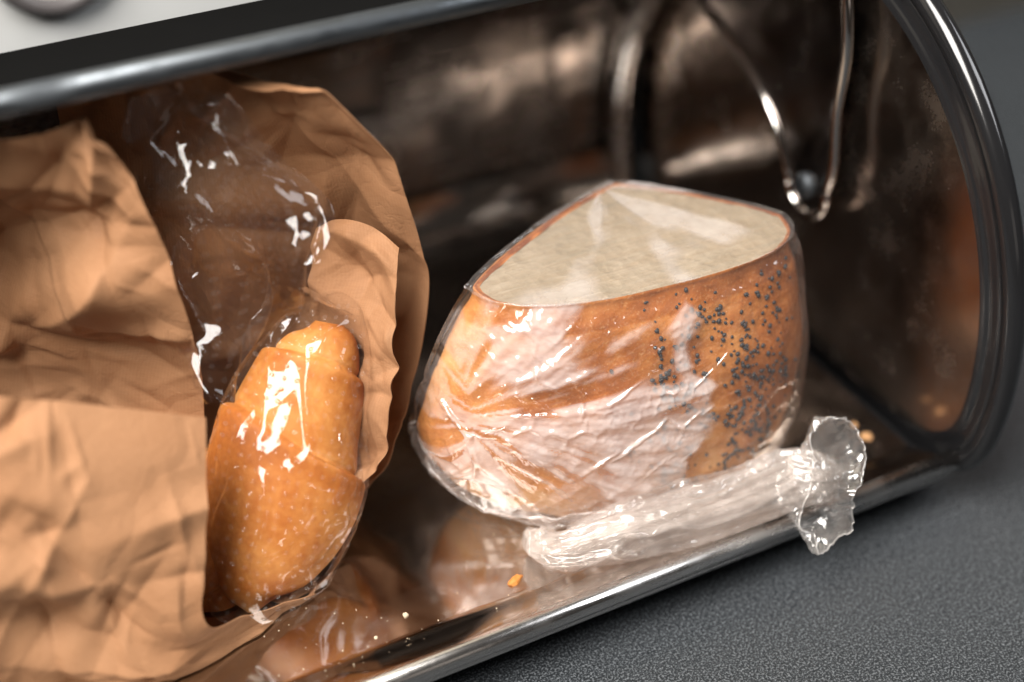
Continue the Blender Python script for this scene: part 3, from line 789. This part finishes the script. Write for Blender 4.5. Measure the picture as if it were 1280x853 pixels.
# ------------------------------------------------------------------ crescent rolls
TILT2 = -0.060
def roll(name, ctrl, radii, label, seed, steps, flat=0.82, nrm=None):
    """tapered crescent roll: ctrl spine, radii, steps = (position, tilt, height) where one turn of dough overlaps the next"""
    C = np.array(ctrl); nU, nT = 260, 120
    ts = np.linspace(0, 1, nU); sp = cr(ts, C); T = np.gradient(sp, axis=0); T /= np.linalg.norm(T, axis=1)[:, None]
    view = (CAM - sp.mean(0)); view /= np.linalg.norm(view)
    B = np.cross(T, view); B /= np.linalg.norm(B, axis=1)[:, None]; N_ = np.cross(B, T)
    A, U = np.meshgrid(np.linspace(0, 2 * math.pi, nT, endpoint=False), ts)
    rad = np.clip(cr(ts, np.array(radii)), 0.0002, 1)[:, None] * np.ones_like(A)
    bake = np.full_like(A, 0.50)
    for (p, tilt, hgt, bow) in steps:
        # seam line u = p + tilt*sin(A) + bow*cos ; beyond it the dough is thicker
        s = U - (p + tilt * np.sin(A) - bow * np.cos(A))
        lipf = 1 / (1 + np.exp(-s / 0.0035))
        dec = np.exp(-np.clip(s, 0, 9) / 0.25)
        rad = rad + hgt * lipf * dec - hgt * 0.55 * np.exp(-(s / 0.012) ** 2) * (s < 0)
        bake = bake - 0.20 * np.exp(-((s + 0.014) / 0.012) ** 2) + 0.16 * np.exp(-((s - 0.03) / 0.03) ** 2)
    Q = np.stack([np.cos(A), np.sin(A), U * 4], -1)
    rad = rad * (1 + 0.025 * noise(Q * 1.3 + seed))
    P = sp[:, None] + (np.sin(A) * rad)[..., None] * B[:, None] + (np.cos(A) * rad * flat)[..., None] * N_[:, None]
    P[..., 2] = np.maximum(P[..., 2], 0.0015)
    r_ = empty(name, tuple(sp[len(sp) // 2] * np.array([1, 1, 0])), label, 'bread roll', 'crescent rolls in the perforated film')
    o = mesh('crust', P.reshape(-1, 3), grid_faces(nU, nT, True) + [tuple(range(nT))[::-1], tuple((nU - 1) * nT + j for j in range(nT))], M_ROLL, r_)
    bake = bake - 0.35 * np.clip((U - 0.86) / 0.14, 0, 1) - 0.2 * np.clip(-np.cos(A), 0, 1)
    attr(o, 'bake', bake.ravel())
    return sp, rad
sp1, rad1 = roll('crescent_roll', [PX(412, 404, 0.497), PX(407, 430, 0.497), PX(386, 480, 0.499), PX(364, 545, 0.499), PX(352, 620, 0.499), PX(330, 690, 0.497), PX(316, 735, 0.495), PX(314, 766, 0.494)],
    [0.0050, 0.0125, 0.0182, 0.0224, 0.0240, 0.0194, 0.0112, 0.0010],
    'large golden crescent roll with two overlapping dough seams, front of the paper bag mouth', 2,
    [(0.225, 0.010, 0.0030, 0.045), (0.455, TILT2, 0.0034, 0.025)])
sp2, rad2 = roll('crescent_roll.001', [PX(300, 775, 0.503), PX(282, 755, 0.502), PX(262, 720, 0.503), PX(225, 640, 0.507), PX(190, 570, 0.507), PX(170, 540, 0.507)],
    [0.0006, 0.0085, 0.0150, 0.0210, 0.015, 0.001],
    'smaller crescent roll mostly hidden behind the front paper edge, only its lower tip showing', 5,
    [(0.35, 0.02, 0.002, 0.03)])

# perforated clear bag around the rolls
def seg_f(P):
    best = np.full(len(P), 9.0); bi = np.zeros(len(P), int)
    S = sp1[::10]; Rr = rad1.mean(1)[::10]
    D = np.linalg.norm(P[:, None] - S[None], axis=2) - Rr[None] * 1.03
    return -np.log(np.exp(-D / 0.002).sum(1)) * 0.002 + 0.0012
seg_collide = chain_collide(sp1[::16], rad1.mean(1)[::16] * 1.03, 0.002, 0.0012)
def seg_surf(V):
    c = PX(362, 590, 0.497); lo = np.zeros(len(V)); hi = np.full(len(V), 0.12)
    for _ in range(20):
        m = (lo + hi) / 2; Pm = c + V * m[:, None]; ins = (seg_f(Pm) < 0.0042) & (Pm[:, 2] > 0.0008)
        lo = np.where(ins, m, lo); hi = np.where(ins, hi, m)
    return c + V * lo[:, None]
bag2 = empty('roll_film_bag', (0.09, 0.36, 0.0), 'clear perforated plastic bag pulled up loosely around the crescent rolls inside the paper bag', 'plastic bag')
P, P0, F = wrap_film(4, None, seg_surf, seg_collide, [(PX(400, 385, 0.49), 0.18, 0.03), (PX(330, 770, 0.49), 0.25, 0.03)], lambda p: 0.05 + 0.05 * noise(p * 30), None, '', None, its=(60, 50, 30), cling=0.02, kb=0.9, seed=5)
N1s, _n = neighbours(F, len(P))
for _ in range(5): P = P * 0.45 + P[N1s].mean(1) * 0.55
ax = sp1[-1] - sp1[0]; ax /= np.linalg.norm(ax); vv = CAM - sp1[130]; vv -= ax * ax.dot(vv); vv /= np.linalg.norm(vv); bb = np.cross(ax, vv)
rel = P0 - sp1[130]; uvs = np.stack([rel @ bb / 0.0042 + 0.5 * 0, rel @ ax / 0.0042], -1)
fb = mesh('film_wrap', P, F, M_FILMR, bag2, uv=uvs); attr(fb, 'haze', np.full(len(P), 0.6))
def fold_line(U, V, u0, v0, u1, v1, h, wd, e=1.0e-7):
    a = np.array([u0 * U.max(), v0 * V.max()]); b = np.array([u1 * U.max(), v1 * V.max()]); d = b - a; L = np.linalg.norm(d); d /= L
    s = (U - a[0]) * d[0] + (V - a[1]) * d[1]; p = -(U - a[0]) * d[1] + (V - a[1]) * d[0]
    env = np.exp(-np.clip(-s, 0, 9) ** 2 / (0.15 * L) ** 2 - np.clip(s - L, 0, 9) ** 2 / (0.15 * L) ** 2)
    return h * np.exp(-np.sqrt(p * p + e) / wd) * env
def neck(rows, seed, name, amp=1.0, folds=()):
    G = net(rows, 150, 120); U, V = arcs(G); N_ = normals(G)
    H = 0.30 * creases(U, V, 40, seed, 0.03, 0.09, 0.0003, (math.radians(68), 0.22)) + 0.20 * creases(U, V, 70, seed + 1, 0.006, 0.03, 0.0002)
    for (u0, v0, u1, v1, h, wd) in folds: H = H + fold_line(U, V, u0, v0, u1, v1, h, wd)
    Q = np.stack([U * 120 - V * 45, V * 25, U * 0 + seed], -1)
    H = H + 0.0006 * (1 - 2 * np.abs(noise(Q * 0.7))) + 0.00012 * (1 - 2 * np.abs(noise(Q * 2.7)))
    G = G + N_ * (H * amp)[..., None]; inside_bin(G, 0.1215)
    o = mesh(name, G.reshape(-1, 3), grid_faces(150, 120), M_FILMN, bag2, uv=np.stack([U / 0.0042, V / 0.0042], -1).reshape(-1, 2))
    attr(o, 'haze', np.full(G.shape[0] * G.shape[1], 0.8))
neck([[(178, 100, .452), (220, 95, .444), (262, 92, .445)],
      [(188, 180, .474), (262, 170, .452), (340, 178, .462)],
      [(200, 262, .490), (300, 255, .460), (417, 256, .474)],
      [(222, 350, .494), (310, 345, .466), (398, 335, .472)],
      [(262, 440, .492), (320, 420, .474), (394, 398, .480)],
      [(262, 520, .482), (300, 480, .484), (392, 420, .488)]], 11, 'film_neck',
      folds=[(0.78, 0.02, 0.93, 0.36, 0.0042, 0.0020), (0.70, 0.02, 0.88, 0.36, -0.003, 0.0018), (0.93, 0.40, 0.97, 0.88, 0.0042, 0.0016), (0.10, 0.05, 0.30, 0.45, -0.003, 0.003), (0.35, 0.3, 0.45, 0.85, 0.0025, 0.003), (0.62, 0.5, 0.66, 0.95, 0.0025, 0.002)])
neck([[(178, 100, .446), (225, 95, .450), (262, 92, .445)],
      [(188, 180, .460), (262, 175, .464), (340, 178, .460)],
      [(200, 262, .472), (300, 262, .478), (417, 256, .474)],
      [(222, 350, .474), (310, 350, .490), (420, 345, .478)],
      [(262, 440, .478), (340, 430, .505), (455, 400, .490)]], 23, 'film_neck_rear')

# ------------------------------------------------------------------ kraft paper bag
paper = empty('paper_bag', (0.05, 0.38, 0.0), 'crumpled open brown kraft paper bag holding the crescent rolls at the left', 'paper bag')
def sheet(name, rows, nu, nv, seed, nc, amp, lmin=0.02, lmax=0.07, folds=(), fine=0.6, gain=1.0, torn=0.0):
    G = net(rows, nu, nv); U, V = arcs(G); N_ = normals(G)
    if ((CAM - G[nu // 2, nv // 2]) * N_[nu // 2, nv // 2]).sum() < 0: N_ = -N_
    H = amp * creases(U, V, nc, seed, lmin, lmax, 0.00035)
    H += fine * 0.60 * creases(U, V, nc * 4, seed + 1, 0.006, 0.026, 0.00025)
    H += 0.0009 * gain * noise(np.stack([U * 28, V * 28, U * 0 + seed], -1))
    un, vn = U / U.max(), V / V.max()
    for (u0, v0, u1, v1, h, wd) in folds:      # explicit ridge / valley between two points in 0..1 sheet space
        a = np.array([u0 * U.max(), v0 * V.max()]); b = np.array([u1 * U.max(), v1 * V.max()]); d = b - a; L = np.linalg.norm(d); d /= L
        s = (U - a[0]) * d[0] + (V - a[1]) * d[1]; p = -(U - a[0]) * d[1] + (V - a[1]) * d[0]
        env = np.exp(-np.clip(-s, 0, 9) ** 2 / (0.25 * L) ** 2 - np.clip(s - L, 0, 9) ** 2 / (0.25 * L) ** 2)
        H += h * np.exp(-np.sqrt(p * p + 1.5e-7) / wd) * env
    G = G + N_ * H[..., None]
    G[..., 2] = np.maximum(G[..., 2], 0.0012); inside_bin(G)
    o = mesh(name, G.reshape(-1, 3), grid_faces(nu, nv), M_KRAFT, paper, uv=np.stack([U, V], -1).reshape(-1, 2))
    solid(o, 0.00035); return o
sheet('front_panel', [[(-160, 500, .425), (0, 496, .427), (130, 508, .440), (257, 522, .452)],
      [(-160, 560, .420), (0, 560, .425), (130, 580, .438), (258, 590, .452)],
      [(-160, 700, .425), (0, 690, .430), (130, 700, .440), (257, 690, .455)],
      [(-160, 850, .440), (0, 820, .445), (130, 808, .450), (257, 776, .461)],
      [(-160, 940, .455), (-10, 910, .460), (150, 850, .463), (322, 768, .482)],
      [(-160, 1010, .462), (30, 1000, .468), (205, 880, .474), (392, 744, .496)],
      [(-160, 1030, .475), (60, 1010, .480), (215, 885, .490), (388, 752, .505)]], 260, 240, 41, 20, 0.38,
      folds=[(0.50, 0.30, 0.75, 0.52, -0.0035, 0.006), (0.35, 0.42, 0.60, 0.40, 0.003, 0.006), (0.45, 0.48, 0.62, 0.85, -0.0035, 0.007), (0.55, 0.22, 0.35, 0.5, 0.003, 0.006), (0.7, 0.55, 0.78, 0.8, 0.003, 0.008)])
sheet('side_flap', [[(-120, 135, .424), (0, 150, .425), (70, 160, .426), (128, 190, .432)],
      [(-120, 260, .450), (0, 270, .450), (110, 275, .451), (196, 290, .452)],
      [(-120, 370, .478), (0, 380, .476), (130, 390, .474), (238, 410, .470)],
      [(-120, 470, .510), (0, 480, .512), (130, 490, .510), (256, 505, .500)],
      [(-120, 560, .492), (0, 560, .515), (130, 570, .515), (250, 590, .508)]], 200, 200, 52, 22, 0.6,
      folds=[(0.3, 0.25, 0.65, 0.55, 0.004, 0.008), (0.45, 0.3, 0.9, 0.25, -0.003, 0.007), (0.3, 0.62, 0.8, 0.70, -0.004, 0.007)])
sheet('back_panel', [[(60, 50, .470), (230, 68, .462), (300, 74, .446), (352, 82, .444)],
      [(70, 130, .484), (230, 120, .476), (350, 115, .460), (420, 125, .455)],
      [(80, 220, .494), (250, 210, .488), (390, 200, .488), (488, 212, .473)],
      [(90, 320, .502), (260, 320, .501), (420, 315, .525), (531, 318, .499)],
      [(100, 430, .522), (280, 440, .526), (420, 430, .542), (526, 430, .512)],
      [(130, 560, .545), (290, 560, .546), (420, 560, .538), (498, 555, .513)],
      [(160, 640, .530), (300, 670, .530), (400, 650, .525), (462, 608, .520)]], 260, 220, 63, 20, 0.32,
      folds=[(0.45, 0.12, 0.80, 0.40, 0.004, 0.010), (0.80, 0.36, 0.62, 0.62, -0.0045, 0.009), (0.75, 0.2, 0.97, 0.42, 0.003, 0.008), (0.95, 0.45, 0.85, 0.9, -0.003, 0.008)])
sheet('inner_flap', [[(398, 285, .502), (425, 276, .498), (465, 284, .493), (500, 312, .490)],
      [(394, 340, .506), (428, 345, .497), (470, 350, .490), (497, 370, .487)],
      [(392, 410, .514), (432, 420, .506), (468, 420, .492), (492, 440, .486)],
      [(400, 500, .518), (440, 510, .512), (470, 500, .498), (487, 510, .490)],
      [(400, 590, .520), (430, 600, .514), (450, 590, .504), (466, 592, .498)],
      [(380, 690, .515), (400, 690, .512), (425, 680, .507), (440, 672, .503)],
      [(330, 762, .503), (350, 766, .502), (370, 762, .501), (392, 746, .501)]], 200, 120, 74, 16, 0.45, 0.012, 0.04)

# ------------------------------------------------------------------ crumbs
M_GC = mat_plain('golden_crumb', (0.42, 0.23, 0.10), 0.8)
def crumb_obj(name, p, r, mat, label, seed, group=None, stretch=(1, 1, 1)):
    V, F = icosphere(4 if r > 0.001 else 2)
    V = V * np.array(stretch) * (1 + 0.35 * noise(V * 1.4 + seed))[:, None] * r
    V[:, 2] = np.maximum(V[:, 2], -r * 0.35 * stretch[2])
    o = mesh(name, V, F, mat); o.location = (p[0], p[1], p[2] + r * 0.35 * stretch[2])
    o.rotation_euler = (0, 0, seed * 1.7)
    attr(o, 'bake', np.full(len(V), 0.45)); tag(o, label, 'crumb', group); return o
crumb_obj('crust_flake', FL(644, 727), 0.0024, M_ROLL, 'orange crust flake on the steel floor in front of the wrapped loaf', 2.1, None, (1.35, 0.7, 0.55))
crumb_obj('crust_flake.001', FL(1083, 547), 0.0020, M_GC, 'blurred golden crumb in the floor corner near the right end cap, nearest the lip', 3.3, None, (1.3, 0.9, 0.6))
crumb_obj('crust_flake.002', FL(1068, 532), 0.0014, M_GC, 'small golden crumb just behind the larger one by the right end cap', 4.3, None, (1.1, 0.9, 0.6))
M_CR = mat_plain('pale_crumb', (0.58, 0.46, 0.32), 0.8)
crumb_obj('bread_crumb', FL(507, 770), 0.0010, M_CR, 'pale crumb on the dark floor strip between paper bag and loaf', 1.2)
crumb_obj('bread_crumb.001', FL(470, 798), 0.0007, M_CR, 'tiny pale crumb on the floor nearer the lip than the other single crumb', 2.2)
crumb_obj('bread_crumb.002', FL(732, 738), 0.0007, M_CR, 'tiny pale crumb on the floor right of the orange crust flake', 3.2)
bm_pts = []
r_ = np.random.RandomState(5)
for _ in range(80):
    px, py = r_.uniform(330, 640), r_.uniform(740, 850)
    if r_.rand() < 0.25: px, py = r_.uniform(600, 1150), r_.uniform(560, 760)
    p = FL(px, py)
    if 0.305 < p[1] < 0.5 and p[0] < 0.31: bm_pts.append(p + np.array([0, 0, 0.003 if p[1] < 0.314 else 0.0003]))
fc = seed_mesh(np.array(bm_pts), np.tile([0, 0, 1.0], (len(bm_pts), 1)), 0.00022, 'fine_crumbs', M_CR, None)
tag(fc, 'fine pale crumb dust scattered over the steel floor of the bin', 'crumbs', None, 'stuff')

# ------------------------------------------------------------------ things behind
wb = empty('white_appliance', (-0.05, 0.62, ZC), 'blurred white appliance with a round grey ring, standing behind the bread bin', 'appliance')
bevel(mesh('body', *box(-0.30, 0.20, 0.585, 0.640, ZC, 0.28), M_WHITE, wb), 0.006)
rc = PX(62, -62, 0.62); 
c_ = CAM + (rc - CAM) * ((0.583 - CAM[1]) / (rc - CAM)[1])
a = np.linspace(0, 2 * math.pi, 64, endpoint=False)
V, F = tube([(c_[0] + 0.024 * math.cos(t), c_[1], c_[2] + 0.024 * math.sin(t)) for t in a], 0.004, 10, True)
mesh('dial_ring', V, F, mat_plain('grey_ring', (0.10, 0.09, 0.09), 0.4), wb)

tub = empty('orange_canister', (0.43, 0.40, ZC), 'orange-red canister just showing past the right end cap of the bread bin', 'canister')
cx, cy = PX(1306, 350, 0.66)[:2]
tub.location = (cx, cy, ZC)
def lathe(prof, cx, cy, seg=48):
    a = np.linspace(0, 2 * math.pi, seg, endpoint=False)
    V = [(cx + r * math.cos(t), cy + r * math.sin(t), z) for r, z in prof for t in a]
    return V, grid_faces(len(prof), seg, True) + [tuple(range(seg))[::-1], tuple((len(prof) - 1) * seg + j for j in range(seg))]
mesh('body', *lathe([(0.010, ZC), (0.0115, ZC + 0.002), (0.012, ZC + 0.05), (0.012, ZC + 0.088), (0.010, ZC + 0.09)], cx, cy), M_RED, tub)
mesh('lid', *lathe([(0.0105, ZC + 0.0902), (0.0105, ZC + 0.098), (0.009, ZC + 0.1)], cx, cy), M_BLACK, tub)
